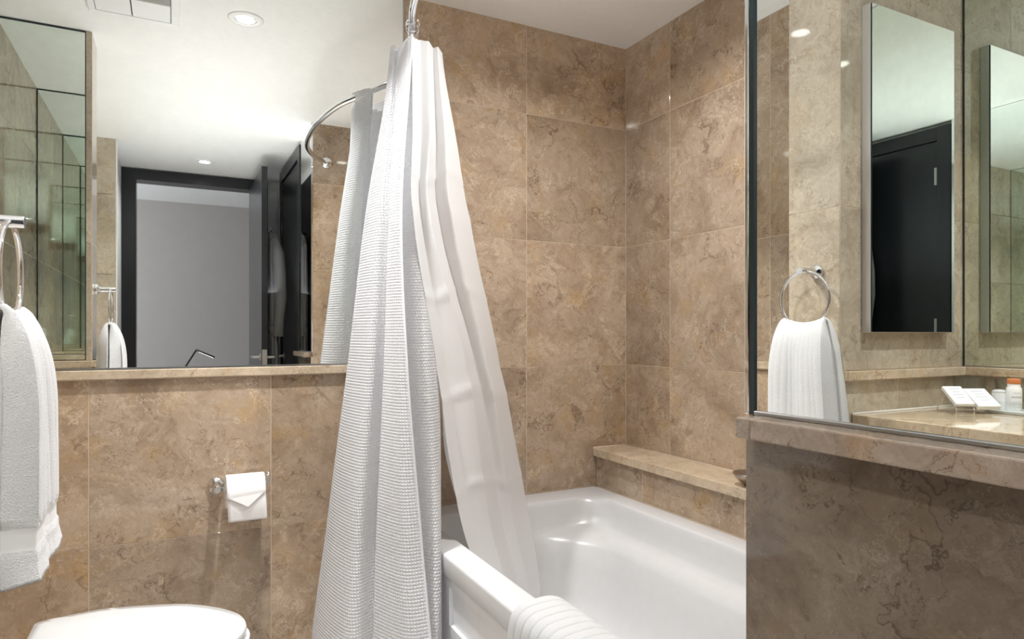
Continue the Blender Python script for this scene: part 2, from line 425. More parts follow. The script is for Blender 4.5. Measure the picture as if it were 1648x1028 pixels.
# back wall: tiled wainscot with mirror above on the left, full tiling in the tub alcove
wa = wall('wall_back', [((-.75, YA+G, 0), (1.85, YA+.14, CEIL))], M['grout'])
tiles(wa, (0, YA, 0), (1, 0, 0), (0, -1, 0), [-.608, -.224, .282, .737], Z_LOW, M['tile'])
tiles(wa, (0, YA, 0), (1, 0, 0), (0, -1, 0), [.737, 1.237, XB], Z_ALL, M['tile'])
# right wall
wb = wall('wall_right', [((XB+G, .5, 0), (XB+.14, 2.45, CEIL))], M['grout'])
tiles(wb, (XB, 0, 0), (0, 1, 0), (-1, 0, 0), [.664, 1.008, 1.508, 2.008, YA], Z_ALL, M['tile'])
# foot wall of the tub alcove (carries the right mirror on its end), half wall in front
we = wall('wall_front_tub', [((.712, .54, 0), (1.85, YE-G, CEIL))], M['grout'])
tiles(we, (0, YE, 0), (1, 0, 0), (0, 1, 0), [.7065, 1.2065, XB], Z_ALL, M['tile'])
wh = wall('wall_right_half', [((.70+G, .262, 0), (.80, YE-.002, LZ0)), ((.712, .262, LZ0), (.80, YE-.002, CEIL))], M['grout'])
put_tile(wh, (.70, 0, 0), (0, 1, 0), (-1, 0, 0), .262, YE-.001, .488, .984, M['tile_shaded'])
put_tile(wh, (.70, 0, 0), (0, 1, 0), (-1, 0, 0), .262, YE-.001, 0, .488, M['tile_shaded'])
# left wall behind the toilet
wc = wall('wall_left', [((XC-.12, Y1-.05, 0), (XC-G, YA+.1, CEIL))], M['grout'])
tiles(wc, (XC, 0, 0), (0, 1, 0), (1, 0, 0), [Y1, 1.79, YA], Z_LOW, M['tile'])
tiles(wc, (XC, 0, 0), (0, 1, 0), (1, 0, 0), [Y1, 1.79, YA], Z_UP, M['tile'])
# partition wing between toilet and vanity
ww = wall('wall_left_partition', [((XV-.05, Y0+G, 0), (XW-G, Y1-.010, CEIL))], M['grout'])
tiles(ww, (XW, 0, 0), (0, 1, 0), (1, 0, 0), [Y0+.001, Y1-.001], Z_LOW, M['tile_light'])
tiles(ww, (XW, 0, 0), (0, 1, 0), (1, 0, 0), [Y0+.001, Y1-.001], Z_UP, M['tile_light'])
tiles(ww, (0, Y0, 0), (1, 0, 0), (0, -1, 0), [XV, -.565, XW-.001], Z_LOW, M['tile_light'])
tiles(ww, (0, Y0, 0), (1, 0, 0), (0, -1, 0), [XV, -.414-.2, XW-.001], Z_UP, M['tile_light'])
tiles(ww, (0, Y1, 0), (1, 0, 0), (0, 1, 0), [XC, XW-.001], Z_LOW, M['tile_light'])
put_tile(ww, (0, Y1, 0), (1, 0, 0), (0, 1, 0), XW-.022, XW-.001, LZ1, CEIL, M['tile_light'])
# vanity recess walls
wv = wall('wall_left_vanity', [((XV-.12, -.30, 0), (XV-G, Y0+.05, CEIL))], M['grout'])
tiles(wv, (XV, 0, 0), (0, 1, 0), (1, 0, 0), [-.22, .26, .76, Y0], Z_LOW, M['tile_light'])
wn = wall('wall_left_end', [((XV-.05, -1.0, 0), (-.345, -.23, CEIL))], M['paint'])
tiles(wn, (0, -.22, 0), (1, 0, 0), (0, 1, 0), [XV, -.62, -.3275], Z_LOW, M['tile_light'])
tiles(wn, (0, -.22, 0), (1, 0, 0), (0, 1, 0), [XV, -.62, -.3275], Z_UP, M['tile_light'])
bm = new(); box(bm, (-.327, -.24, 0), (-.319, -.2185, CEIL), .001, 1); struct(obj('trim_1', bm, M['white_plastic']))
# door wall and bedroom beyond
wd_ = wall('wall_front', [((-1.1, -1.12, 0), (-.355, -1.0, CEIL)), ((.66, -1.12, 0), (1.0, -1.0, CEIL)), ((-.355, -1.12, 2.30), (.66, -1.0, CEIL))], M['paint'])
wr = wall('wall_right_entry', [((.74, -1.05, 0), (.86, .262, CEIL))], M['paint'])
bm = new()
for a, b in (((-.355, -1.0, 0), (-.252, -.975, 2.325)), ((.575, -1.0, 0), (.66, -.975, 2.325)), ((-.252, -1.0, 2.247), (.575, -.975, 2.325)),
             ((-.275, -1.12, 0), (-.252, -1.0, 2.247)), ((.575, -1.12, 0), (.60, -1.0, 2.247)), ((-.275, -1.12, 2.247), (.60, -1.0, 2.27))): box(bm, a, b)
fr = struct(obj('door_1', bm, M['black']))
bm = new(); box(bm, (-.2535, -1.03, .93), (-.2505, -1.005, 1.06)); obj('strike_plate', bm, M['steel'], fr)
bm = new(); box(bm, (-3.0, -3.7, -.1), (3.0, -1.12, 0)); struct(obj('floor_bedroom', bm, M['carpet']))
wall('wall_bedroom_back', [((-3.0, -3.62, 0), (3.0, -3.5, 2.55))], M['bedroom_wall'])
wall('wall_bedroom_left', [((-3.12, -3.62, 0), (-3.0, -1.0, 2.55))], M['bedroom_wall'])
wall('wall_bedroom_right', [((3.0, -3.62, 0), (3.12, -1.0, 2.55))], M['bedroom_wall'])
wall('wall_bedroom_front', [((-3.0, -1.12, 0), (-1.1, -1.0, 2.55)), ((1.0, -1.12, 0), (3.0, -1.0, 2.55)), ((-1.1, -1.12, CEIL), (1.0, -1.0, 2.55))], M['bedroom_wall'])
bm = new(); box(bm, (-3.1, -3.7, 2.55), (3.1, -1.0, 2.65)); struct(obj('ceiling_bedroom', bm, M['ceiling']))

# ------------------------------------------------------------------ stone ledges (wainscot capping)
def ledge_piece(parent, a, b, mat):
    c = [(p+q)/2 for p, q in zip(a, b)]
    bm = new(); box(bm, [p-q for p, q in zip(a, c)], [p-q for p, q in zip(b, c)], .0025, 2)
    o = obj('ledge_stone', bm, mat, parent); o.location = Vector(c)-Vector(parent.location); return o
bm = new(); box(bm, (XC, YA-.003, LZ0-.002), (.735, YA, LZ0)); t2 = struct(obj('trim_2', bm, M['grout']))
for x0, x1 in ((XC, .735),): ledge_piece(t2, (x0, YA-NOSE, LZ0), (x1, YA+.004, LZ1), M['slab'])
bm = new(); box(bm, (XC, Y1, LZ0-.002), (XC+.003, YA, LZ0)); t3 = struct(obj('trim_3', bm, M['grout']))
ledge_piece(t3, (XC-.004, Y1+NOSE, LZ0), (XC+NOSE, YA-NOSE-.001, LZ1), M['slab'])
bm = new(); box(bm, (XC, Y0-.002, LZ0-.002), (XW, Y1+.002, LZ0)); t4 = struct(obj('trim_4', bm, M['grout']))
ledge_piece(t4, (XC+.0, Y1-.004, LZ0), (XW-.001, Y1+NOSE, LZ1), M['slab'])
ledge_piece(t4, (XW-.004, Y0-.022, LZ0), (XW+NOSE, Y1+NOSE, LZ1), M['slab'])
ledge_piece(t4, (XV+.024, Y0-.022, LZ0), (XW-.005, Y0+.004, LZ1), M['slab'])
bm = new(); box(bm, (XV, -.2, LZ0-.002), (XV+.003, Y0-.023, LZ0)); t5 = struct(obj('trim_5', bm, M['grout']))
ledge_piece(t5, (XV-.002, -.198, LZ0), (XV+.023, Y0+.0, LZ1), M['slab'])
ledge_piece(t5, (XV+.024, -.222, LZ0), (-.335, -.199, LZ1), M['slab'])
bm = new(); box(bm, (.70, .264, LZ0-.002), (.71, .64, LZ0)); t6 = struct(obj('trim_6', bm, M['grout']))
ledge_piece(t6, (.662, .30, LZ0-.001), (.718, .620, LZ1-.002), M['slab_brown'])
ledge_piece(t6, (.662, .6205, LZ0-.001), (.712, .645, LZ1-.002), M['slab_brown'])
ledge_piece(t6, (.662, .262, LZ0-.001), (.718, .2995, LZ1-.002), M['slab_brown'])

# ------------------------------------------------------------------ mirrors
def mirror_panel(bm, quad, n, th=.005):
    """front quad = slot 0 (silver), sides and back = slot 1 (dark edge)"""
    n = Vector(n); F = [bm.verts.new(Vector(p)) for p in quad]; B = [bm.verts.new(Vector(p)-n*th) for p in quad]
    bm.faces.new(F).material_index = 0
    bm.faces.new(list(reversed(B))).material_index = 1
    for i in range(4):
        k = (i+1) % 4; bm.faces.new((F[i], B[i], B[k], F[k])).material_index = 1
t = thing('wall_mirror', 'large frameless wall mirror above ledge behind toilet and paper holder', 'mirror', (0, YA, LZ1))
bm = new(); mirror_panel(bm, [(XC+.003, YA-.001, LZ1+.004), (.731, YA-.001, LZ1+.004), (.731, YA-.001, CEIL-.002), (XC+.003, YA-.001, CEIL-.002)], (0, -1, 0)); obj('mirror_glass', bm, [M['mirror'], M['mirror_edge']], t)
bm = new(); box(bm, (XC+.003, YA-.005, LZ1+.0005), (.731, YA+.001, LZ1+.006)); obj('bottom_channel', bm, M['alu'], t)
bm = new(); box(bm, (XC+.003, YA-.004, CEIL-.006), (.731, YA+.001, CEIL-.001)); obj('top_channel', bm, M['mirror_edge'], t)
bm = new(); box(bm, (XC+.0005, YA-.004, LZ1+.001), (XC+.0045, YA+.001, CEIL-.001)); obj('dark_corner_joint', bm, M['mirror_edge'], t)
bm = new(); box(bm, (.7312, YA-.004, LZ1+.0005), (.736, YA+.001, CEIL-.002)); obj('side_trim', bm, M['alu'], t)
t = thing('wall_mirror', 'green-tinted mirror covering the partition face opposite the large mirror', 'mirror', (-.45, Y1, LZ1))
bm = new(); mirror_panel(bm, [(XC+.003, Y1, LZ1+.004), (XW-.024, Y1, LZ1+.004), (XW-.024, Y1, CEIL-.008), (XC+.003, Y1, CEIL-.008)], (0, 1, 0)); obj('mirror_glass', bm, [M['mirror_green'], M['mirror_edge']], t)
bm = new(); box(bm, (XC+.003, Y1-.006, CEIL-.008), (XW-.024, Y1+.002, CEIL-.001)); obj('top_channel', bm, M['mirror_edge'], t)
bm = new(); box(bm, (XW-.024, Y1-.006, LZ1+.001), (XW-.0225, Y1+.001, CEIL-.001)); obj('side_trim', bm, M['mirror_edge'], t)
t = thing('wall_mirror', 'tall mirror above the brown ledge on the right, reflecting the vanity', 'mirror', (XM, .5, LZ1))
bm = new(); mirror_panel(bm, [(XM, .264, LZ1+.002), (XM, .650, LZ1+.002), (XM, .650, CEIL-.002), (XM, .264, CEIL-.002)], (-1, 0, 0)); obj('mirror_glass', bm, [M['mirror'], M['mirror_edge']], t)
bm = new(); box(bm, (XM-.003, .650, LZ1-.002), (XM+.006, .658, CEIL-.001)); obj('dark_glass_edge', bm, M['mirror_edge'], t)
bm = new(); box(bm, (XM-.0045, .658, LZ1-.002), (XM+.006, .666, CEIL-.001), .0015, 2); obj('chrome_edge_trim', bm, M['chrome'], t)
bm = new(); box(bm, (XM-.004, .264, LZ1-.002), (XM+.002, .650, LZ1+.0035), .001, 1); obj('bottom_channel', bm, M['alu'], t)
t = thing('wall_mirror', 'mirror wall above the vanity ledge, beside the cabinet mirror', 'mirror', (XV, .5, LZ1))
bm = new(); mirror_panel(bm, [(XV+.006, -.215, LZ1+.004), (XV+.006, Y0-.006, LZ1+.004), (XV+.006, Y0-.006, CEIL-.003), (XV+.006, -.215, CEIL-.003)], (1, 0, 0), .0055); obj('mirror_glass', bm, [M['mirror_green'], M['mirror_edge']], t)
bm = new(); box(bm, (XV+.001, Y0-.0055, LZ1+.002), (XV+.008, Y0-.001, CEIL-.002)); obj('corner_joint', bm, M['mirror_edge'], t)
bm = new(); box(bm, (XV, -.215, LZ1+.0005), (XV+.009, Y0-.006, LZ1+.004)); obj('bottom_channel', bm, M['alu'], t)
# slim cabinet mirror on the vanity side of the partition
t = thing('cabinet_mirror', 'slim tall mirror with grey sides mounted above the vanity counter', 'mirror', (-.6, Y0, 1.122))
bm = new(); box(bm, (-.804, 1.235, 1.122), (-.391, Y0-.0005, 2.083), .001, 1); obj('cabinet_body', bm, M['grey_plastic'], t)
bm = new(); mirror_panel(bm, [(-.801, 1.2305, 1.124), (-.394, 1.2305, 1.124), (-.394, 1.2305, 2.081), (-.801, 1.2305, 2.081)], (0, -1, 0), .0042); obj('mirror_glass', bm, [M['mirror'], M['mirror_edge']], t)

# ------------------------------------------------------------------ bathtub
def rrect(x0, x1, y0, y1, r, z, ns=14, nc=10):
    pts = []
    cs = [(x1-r, y0+r, -PI/2), (x1-r, y1-r, 0), (x0+r, y1-r, PI/2), (x0+r, y0+r, PI)]
    for q, (cx, cy, a0) in enumerate(cs):
        for k in range(nc+1):
            a = a0+PI/2*k/nc; pts.append((cx+r*math.cos(a), cy+r*math.sin(a), z))
        nx, ny, na = cs[(q+1) % 4]
        e = Vector(pts[-1]); s = Vector((nx+r*math.cos(na), ny+r*math.sin(na), z))
        for k in range(1, ns): pts.append(tuple(e.lerp(s, k/ns)))
    return pts
tub = thing('bathtub', 'white built-in bathtub with wide front rim in the marble alcove', 'bathtub', (1.1, 1.5, 0))
bm = new()
TL = [(.690, 1.562, .666, 2.288, .010, .428), (.688, 1.562, .666, 2.288, .010, .432), (.688, 1.562, .666, 2.288, .010, .476), (.6895, 1.561, .667, 2.287, .012, .4825), (.694, 1.558, .670, 2.285, .014, .485),
      (.704, 1.553, .678, 2.278, .02, .4862), (.764, 1.485, .742, 2.168, .09, .4862), (.771, 1.480, .750, 2.162, .095, .484), (.776, 1.476, .756, 2.157, .10, .478), (.780, 1.472, .762, 2.153, .11, .466),
      (.788, 1.463, .78, 2.145, .13, .43), (.797, 1.452, .80, 2.137, .14, .40), (.804, 1.442, .83, 2.13, .16, .386), (.815, 1.415, .88, 2.122, .21, .378), (.823, 1.39, .92, 2.116, .24, .366), (.829, 1.378, .95, 2.11, .25, .345),
      (.838, 1.360, 1.0, 2.095, .25, .28), (.852, 1.335, 1.08, 2.07, .24, .19), (.872, 1.305, 1.16, 2.04, .22, .135), (.905, 1.27, 1.23, 2.0, .18, .108), (.96, 1.22, 1.30, 1.95, .12, .098)]
loft(bm, [rrect(*l) for l in TL], True, False, True)
obj('basin', bm, M['acrylic'], tub, True)
bm = new()
# apron with two recessed panels
def apron(bm, y0, y1, x):
    zs = [.0, .05, .25, .285, .395, .428]; ys = [y0, y0+.14, y1-.53+.005, y1]
    for j in range(len(zs)-1):
        for i in range(3):
            rec = .012 if (i == 1 and j in (1, 3)) else 0
            p = [(x+rec, ys[i], zs[j]), (x+rec, ys[i+1], zs[j]), (x+rec, ys[i+1], zs[j+1]), (x+rec, ys[i], zs[j+1])]
            bm.faces.new([bm.verts.new(q) for q in p])
            if rec:
                o_ = [(x, q[1], q[2]) for q in p]
                for k in range(4):
                    m_ = (k+1) % 4; bm.faces.new([bm.verts.new(q) for q in (o_[k], o_[m_], p[m_], p[k])])
apron(bm, .666, 2.288, .700)
bmesh.ops.remove_doubles(bm, verts=bm.verts[:], dist=.0002)
obj('apron_panel', bm, M['apron'], tub)
bm = new(); lathe(bm, [(.028, 0), (.028, .003), (.02, .005), (.0, .005)], (1.09, 1.82, .098), n=24, cap1=False); obj('drain', bm, M['chrome'], tub, True)
# stone bench behind the tub
XN = 1.5635
bn = thing('bath_ledge', 'low marble-tiled ledge running along the wall behind the bathtub', 'ledge', (1.64, 1.5, 0))
bm = new(); box(bm, (XN+G, .666, 0), (XB-.0095, YA-.0095, .611)); obj('core', bm, M['grout'], bn)
for y0, y1 in ((.668, .985), (.985, 1.485), (1.485, 1.985), (1.985, YA-.003)): put_tile(bn, (XN, 0, 0), (0, 1, 0), (-1, 0, 0), y0, y1, .488, .612, M['tile'])
for y0, y1 in ((.668, 1.0), (1.0, 2.006), (2.0075, YA-.003)):
    c = ((1.545+XB-.001)/2, (y0+y1)/2, .6285)
    bm = new(); box(bm, (1.545-c[0], y0-c[1], -.0165), (XB-.001-c[0], y1-.001-c[1], .0165), .002, 2); o = obj('ledge_stone', bm, M['slab'], bn); o.location = Vector(c)-bn.location
bm = new(); tube(bm, [(XB-.0045, .67, .6455), (XB-.0045, YA-.0045, .6455)], .003, 8); tube(bm, [(1.548, YA-.0045, .6455), (XB-.0055, YA-.0045, .6455)], .003, 8); obj('sealant_bead', bm, M['grout'], bn, True)
# metal dish
t = thing('soap_dish', 'round pewter dish on the ledge behind the tub', 'dish', (1.60, 1.495, .6455))
bm = new(); lathe(bm, [(.0, 0), (.018, .0), (.022, .004), (.038, .016), (.049, .030), (.053, .036), (.052, .039), (.048, .037), (.046, .034), (.034, .018), (.018, .007), (0, .006)], (1.60, 1.495, .6457), n=36, cap0=False, cap1=False)
obj('bowl', bm, M['pewter'], t, True)

# ------------------------------------------------------------------ shower rod, curtain, liner, rings
ROD = [(.79, .664), (.705, .78), (.635, .95), (.597, 1.145), (.582, 1.4), (.590, 1.62), (.613, 1.81), (.655, 1.957), (.705, 2.12), (.77, YA)]
def rodz(y): return 2.055+(YA-y)*.035
def rod_at(y):
    lo, hi = 0, 1
    for _ in range(40):
        mid = (lo+hi)/2
        if cat(ROD, mid)[1] < y: lo = mid
        else: hi = mid
    x, yy = cat(ROD, lo); return Vector((x, yy, rodz(yy)))
rod = thing('shower_rod', 'curved chrome shower curtain rod above the bathtub', 'curtain rod', (.6, 1.5, 2.08))
bm = new(); pts = [cat(ROD, i/120) for i in range(121)]; tube(bm, [(x, y, rodz(y)) for x, y in pts], .0125, 20); obj('rod_tube', bm, M['chrome'], rod, True)
for yy, s in ((YE, 1), (YA, -1)):
    p = rod_at(yy); bm = new()
    lathe(bm, [(.034, 0), (.034, .004*s), (.030, .010*s), (.018, .016*s), (.016, .034*s), (.0126, .036*s)], (p.x, yy+.0005*s, p.z), 'Y', 28); obj('wall_flange', bm, M['chrome'], rod, True, 40)
# projection helper so cloth edges follow what the photograph shows (plan position from bearing + depth)
TH = math.radians(62.9127); CT, ST = math.cos(TH), math.sin(TH)
def brg(px, y):
    u = (px-824)/1061.62; return y*(CT+ST*u)/(ST-CT*u)
# levels: z -> list of plan points (bearing, y)
CUR = {
 2.03: [(663, 1.914), (652, 1.960), (643, 2.022), (639, 2.030), (642, 2.042), (637, 2.040), (634, 2.040), (628, 2.074), (631, 2.125), (645, 2.12), (668, 1.985), (686, 1.975), (690, 2.04), (672, 2.15), (668, 2.22), (690, 2.24)],
 1.5:  [(646, 1.920), (637, 1.935), (629, 1.966), (626, 1.978), (630, 1.998), (622, 1.992), (609, 2.000), (590, 2.090), (590, 2.15), (612, 2.15), (652, 1.99), (675, 1.965), (680, 2.04), (664, 2.16), (660, 2.22), (690, 2.24)],
 1.0:  [(656, 1.825), (640, 1.845), (622, 1.900), (617, 1.923), (624, 1.957), (613, 1.945), (592, 1.940), (560, 2.080), (564, 2.17), (592, 2.17), (662, 1.90), (700, 1.895), (704, 2.03), (680, 2.17), (664, 2.22), (685, 2.24)],
 .5:   [(680, 1.755), (648, 1.765), (610, 1.860), (605, 1.883), (612, 1.917), (601, 1.905), (568, 1.890), (527, 2.075), (532, 2.18), (560, 2.17), (672, 1.83), (707, 1.775), (704, 1.86), (670, 2.05), (650, 2.18), (660, 2.22)],
 .08:  [(702, 1.655), (660, 1.675), (604, 1.790), (599, 1.813), (606, 1.847), (595, 1.835), (552, 1.830), (500, 2.055), (506, 2.17), (540, 2.15), (668, 1.75), (708, 1.70), (704, 1.80), (668, 2.02), (645, 2.16), (655, 2.21)],
}
def blend(pts, u):
    """pressed folds: between a smooth curve and flat panels"""
    n = len(pts)-1; s_ = min(max(u, 0), 1)*n; i = min(int(s_), n-1); f = s_-i
    a = cat(pts, u); k = CREASE[0]
    return tuple(p*(1-k)+(q+(r-q)*f)*k for p, q, r in zip(a, pts[i], pts[i+1]))
CREASE = [0]
def sheet(levels, ratios=None):
    zs = sorted(levels)
    P = [[(brg(px, y), y) for px, y in levels[z]] for z in zs]
    def f(u, z):
        t = 0
        if z <= zs[0]: i, fr_ = 0, 0
        else:
            i = 0
            while i < len(zs)-2 and z > zs[i+1]: i += 1
            fr_ = min(1, (z-zs[i])/(zs[i+1]-zs[i]))
        pts = [cat([P[max(i-1, 0)][k], P[i][k], P[i+1][k], P[min(i+2, len(zs)-1)][k]], (1+fr_)/3) for k in range(len(P[0]))]
        return pts, (lambda uu: blend(pts, uu))
    return f
SH = sheet(CUR)
# arc-length table per height so that the weave keeps its size
def arcs(pts_f, n=160):
    q = [pts_f(i/n) for i in range(n+1)]; a = [0]
    for i in range(n): a.append(a[-1]+math.hypot(q[i+1][0]-q[i][0], q[i+1][1]-q[i][1]))
    return a
NU, NV = 200, 120
ZT, ZB = 2.024, .09
rows = []; ROWA = []
for j in range(NV+1):
    z = ZB+(ZT-ZB)*j/NV; pts, g_ = SH(None, z); rows.append((z, g_)); ROWA.append(arcs(g_, NU))
cur = thing('shower_curtain', 'white waffle-weave shower curtain gathered outside the tub', 'shower curtain', (.55, 2.0, 0))
def cf(u, v):
    z, g_ = rows[round(v*NV)]; x, y = g_(u)
    z += .014*max(0, (v-.9)/.1)*min(1, max(0, (u-.25)*6))
    return (x, y, z)
grid('curtain_cloth', NU, NV, cf, M['waffle'], cur, uvs=lambda u, v: (ROWA[round(v*NV)][round(u*NU)], v*(ZT-ZB)))
# stitched edge hem down the leading side
bm = new(); tube(bm, [(*rows[j][1](0), rows[j][0]) for j in range(0, NV+1, 2)], .0035, 8); obj('side_hem', bm, M['waffle'], cur, True)

LIN = {
 2.02: [(676, 1.985), (664, 1.945), (663, 1.925), (676, 1.945), (690, 1.935), (697, 1.975), (705, 1.960), (712, 2.00)],
 1.75: [(676, 1.995), (666, 1.950), (664, 1.935), (678, 1.955), (693, 1.935), (702, 1.985), (716, 1.955), (735, 2.015)],
 1.5:  [(680, 2.00), (668, 1.965), (664, 1.945), (678, 1.960), (692, 1.935), (706, 1.990), (727, 1.955), (757, 2.03)],
 1.0:  [(726, 1.975), (709, 1.930), (703, 1.905), (718, 1.930), (752, 1.915), (766, 1.985), (785, 1.960), (805, 2.06)],
 .75:  [(740, 1.96), (716, 1.925), (722, 1.880), (738, 1.910), (772, 1.910), (788, 1.99), (806, 1.98), (828, 2.08)],
 .5:   [(765, 1.945), (752, 1.90), (748, 1.862), (766, 1.890), (790, 1.905), (806, 1.995), (824, 2.00), (848, 2.095)],
 .25:  [(785, 1.93), (790, 1.88), (796, 1.845), (806, 1.865), (822, 1.88), (836, 1.95), (850, 1.97), (868, 2.03)],
 .16:  [(795, 1.92), (801, 1.88), (806, 1.845), (814, 1.86), (828, 1.87), (841, 1.93), (853, 1.95), (868, 2.00)],
}
SL = sheet(LIN)
lrows = []; CREASE[0] = .72
for j in range(NV+1):
    z = .17+(2.024-.17)*j/NV; pts, g_ = SL(None, z); lrows.append((z, g_)); ROWA.append(arcs(g_, NU))
lin = thing('shower_curtain_liner', 'smooth white curtain liner draped over the rim into the bathtub', 'curtain liner', (.8, 1.95, 0))
def lf(u, v):
    z, g_ = lrows[round(v*NV)]; x, y = g_(u)
    # fold creases from packing
    for k, zc in enumerate((1.62, 1.25, .93, .63)):
        d = z-zc-.02*math.sin(u*9+k); y -= .004*math.exp(-(d/.012)**2)
    return (x, y, z)
grid('liner_cloth', 140, NV, lf, M['liner'], lin, uvs=lambda u, v: (u*.6, v*1.85))
bm = new()
# rings
ring_ys = [1.936, 1.962, 2.198, 2.222, 2.246]
ring0 = None
for i, yy in enumerate(ring_ys):
    p = rod_at(yy)
    if ring0 is None:
        r0 = thing('curtain_ring', '', 'curtain ring', p)
        bm = new(); n = 20
        pts = [(.0205*math.cos(2*PI*k/n), 0, .0205*math.sin(2*PI*k/n)-.004) for k in range(n)]
        tube(bm, [p+Vector(q) for q in pts], .0013, 6, True)
        tube(bm, [p+Vector(q) for q in ((.019, 0, -.012), (.015, 0, -.030), (.008, 0, -.045), (.001, 0, -.050), (-.004, 0, -.046))], .0013, 6)
        obj('wire_hoop', bm, M['chrome'], r0, True)
        bm = new()
        for a in (40, 65, 90, 115, 140): sphere(bm, p+Vector((.0205*math.cos(math.radians(a)), 0, .0205*math.sin(math.radians(a))-.004)), .0036, 8, 6)
        obj('roller_beads', bm, M['chrome'], r0, True)
        bm = new(); sphere(bm, p+Vector((-.004, 0, -.045)), .0034, 8, 6); obj('hook_tip', bm, M['chrome'], r0, True)
        ring0 = r0; r = r0
    else:
        r = ring0.copy(); C.objects.link(r); r.location = p
        for ch in list(ring0.children):
            c = ch.copy(); C.objects.link(c); c.parent = r
    ang = math.atan2(rod_at(yy+.01).x-rod_at(yy-.01).x, .02); r.rotation_euler = (0, 0, -ang + (.25 if i % 2 else -.15))
    r['group'] = 'rings holding the shower curtain on the rod'
    r['label'] = ('chrome curtain ring frontmost on the rod, at the leading edge of the curtain', 'chrome curtain ring directly behind the frontmost one on the rod', 'chrome curtain ring above the folds, third back from the curtain edge', 'chrome curtain ring above the folds, second nearest the mirror', 'chrome curtain ring at the end of the rod, nearest the mirror')[i]

# ------------------------------------------------------------------ toilet
to = thing('toilet', 'white toilet with closed lid below the paper holder', 'toilet', (-.2, 1.608, 0))
HALF = [(-.283, .199), (-.277, .207), (-.262, .213), (-.18, .226), (-.119, .220), (-.01, .186), (.047, .154), (.10, .103), (.131, .057), (.143, .022), (.145, 0)]
def lid_outline(z, off=0, dx=0):
    cx, cy = -.08, 1.608
    h = [cat(HALF, i/40) for i in range(41)]
    pts = [(x, 1.608+w_) for x, w_ in h]+[(x, 1.608-w_) for x, w_ in reversed(h[:-1])]
    out = []
    for x, y in pts:
        d = Vector((x-cx, y-cy)); l = d.length; d = d*((l+off)/l); out.append((cx+d.x+dx, cy+d.y, z))
    return out
bm = new(); loft(bm, [lid_outline(.450, -.003), lid_outline(.453), lid_outline(.462), lid_outline(.468, -.004), lid_outline(.4715, -.03), lid_outline(.473, -.09)], True, True, True); obj('lid', bm, M['porcelain'], to, True, 50)
bm = new(); loft(bm, [lid_outline(.424, -.004), lid_outline(.427, .003, .004), lid_outline(.440, .003, .004), lid_outline(.4455, -.004)], True, True, True); obj('seat', bm, M['porcelain'], to, True, 50)
def bowl_ring(z, sx, sy, cx):
    o = lid_outline(z); return [(cx+(x+.07)*sx, 1.608+(y-1.608)*sy, z) for x, y, _ in o]
bm = new(); loft(bm, [bowl_ring(0, .78, .55, -.12), bowl_ring(.02, .78, .55, -.12), bowl_ring(.12, .72, .5, -.13), bowl_ring(.24, .82, .68, -.11), bowl_ring(.34, .95, .90, -.08), bowl_ring(.40, .99, .98, -.069), bowl_ring(.422, .985, .975, -.069)], True, True, True); obj('bowl', bm, M['porcelain'], to, True, 50)
bm = new(); box(bm, (-.596, 1.456, .36), (-.40, 1.766, .74), .02, 4); obj('tank', bm, M['porcelain'], to, True, 40)
bm = new(); box(bm, (-.598, 1.45, .742), (-.39, 1.772, .77), .01, 3); obj('tank_lid', bm, M['porcelain'], to, True, 40)
bm = new(); box(bm, (-.42, 1.46, .0), (-.25, 1.756, .42), .03, 3); obj('pedestal', bm, M['porcelain'], to, True, 40)
for yy in (1.53, 1.686):
    bm = new(); tube(bm, [(-.295, yy-.025, .452), (-.295, yy+.025, .452)], .011, 12); obj('hinge', bm, M['porcelain'], to, True, 40)

# ------------------------------------------------------------------ toilet paper holder + roll
ph = thing('toilet_paper_holder', 'chrome toilet paper holder on the marble wall above the toilet', 'paper holder', (.117, YA, .64))
HX, HZ, HY = .117, .640, YA-.07
bm = new(); lathe(bm, [(.026, 0), (.026, -.005), (.022, -.010), (.015, -.014), (.013, -.05), (.0135, -.078), (.010, -.082)], (HX, YA-.0002, HZ), 'Y', 28); obj('wall_mount', bm, M['chrome'], ph, True, 40)
bm = new()
arm = [(HX-.018, HY, HZ), (HX+.13, HY, HZ)]+[(HX+.13+.018*math.sin(a), HY, HZ+.018-.018*math.cos(a)) for a in [PI/2*k/8 for k in range(1, 9)]]+[(HX+.148, HY, HZ+.04)]
tube(bm, arm, .0055, 12); sphere(bm, (HX+.148, HY, HZ+.041), .0055); sphere(bm, (HX-.018, HY, HZ), .0056); obj('holder_arm', bm, M['chrome'], ph, True)
tp = thing('toilet_paper_roll', 'white toilet paper roll with its end folded to a point', 'toilet paper', (.192, HY, HZ))
RX0, RX1, RR, RZ = .140, .252, .051, HZ-.010
bm = new(); lathe(bm, [(.019, 0), (RR-.002, 0), (RR, .002), (RR, RX1-RX0-.002), (RR-.002, RX1-RX0), (.019, RX1-RX0), (.019, 0)], (RX0, HY, RZ), 'X', 48, cap0=False, cap1=False); obj('paper_roll', bm, M['paper'], tp, True, 40)
bm = new(); lathe(bm, [(.0188, 0.001), (.0188, RX1-RX0-.001)], (RX0, HY, RZ), 'X', 32, cap0=False, cap1=False); obj('card_core', bm, M['card'], tp, True)
def tail(u, v):
    x = RX0+.0005+(RX1-RX0-.001)*u
    a = math.radians(70)*(1-min(v/.35, 1))
    if v < .35: return (x, HY-(RR+.0012)*math.cos(a), RZ+(RR+.0012)*math.sin(a))
    s = (v-.35)/.65; return (x+.004*s, HY-RR-.0012-.004*math.sin(s*PI)*(.5+.5*u), RZ-.083*s)
grid('paper_tail', 10, 24, tail, M['paper'], tp, thick=.0006)
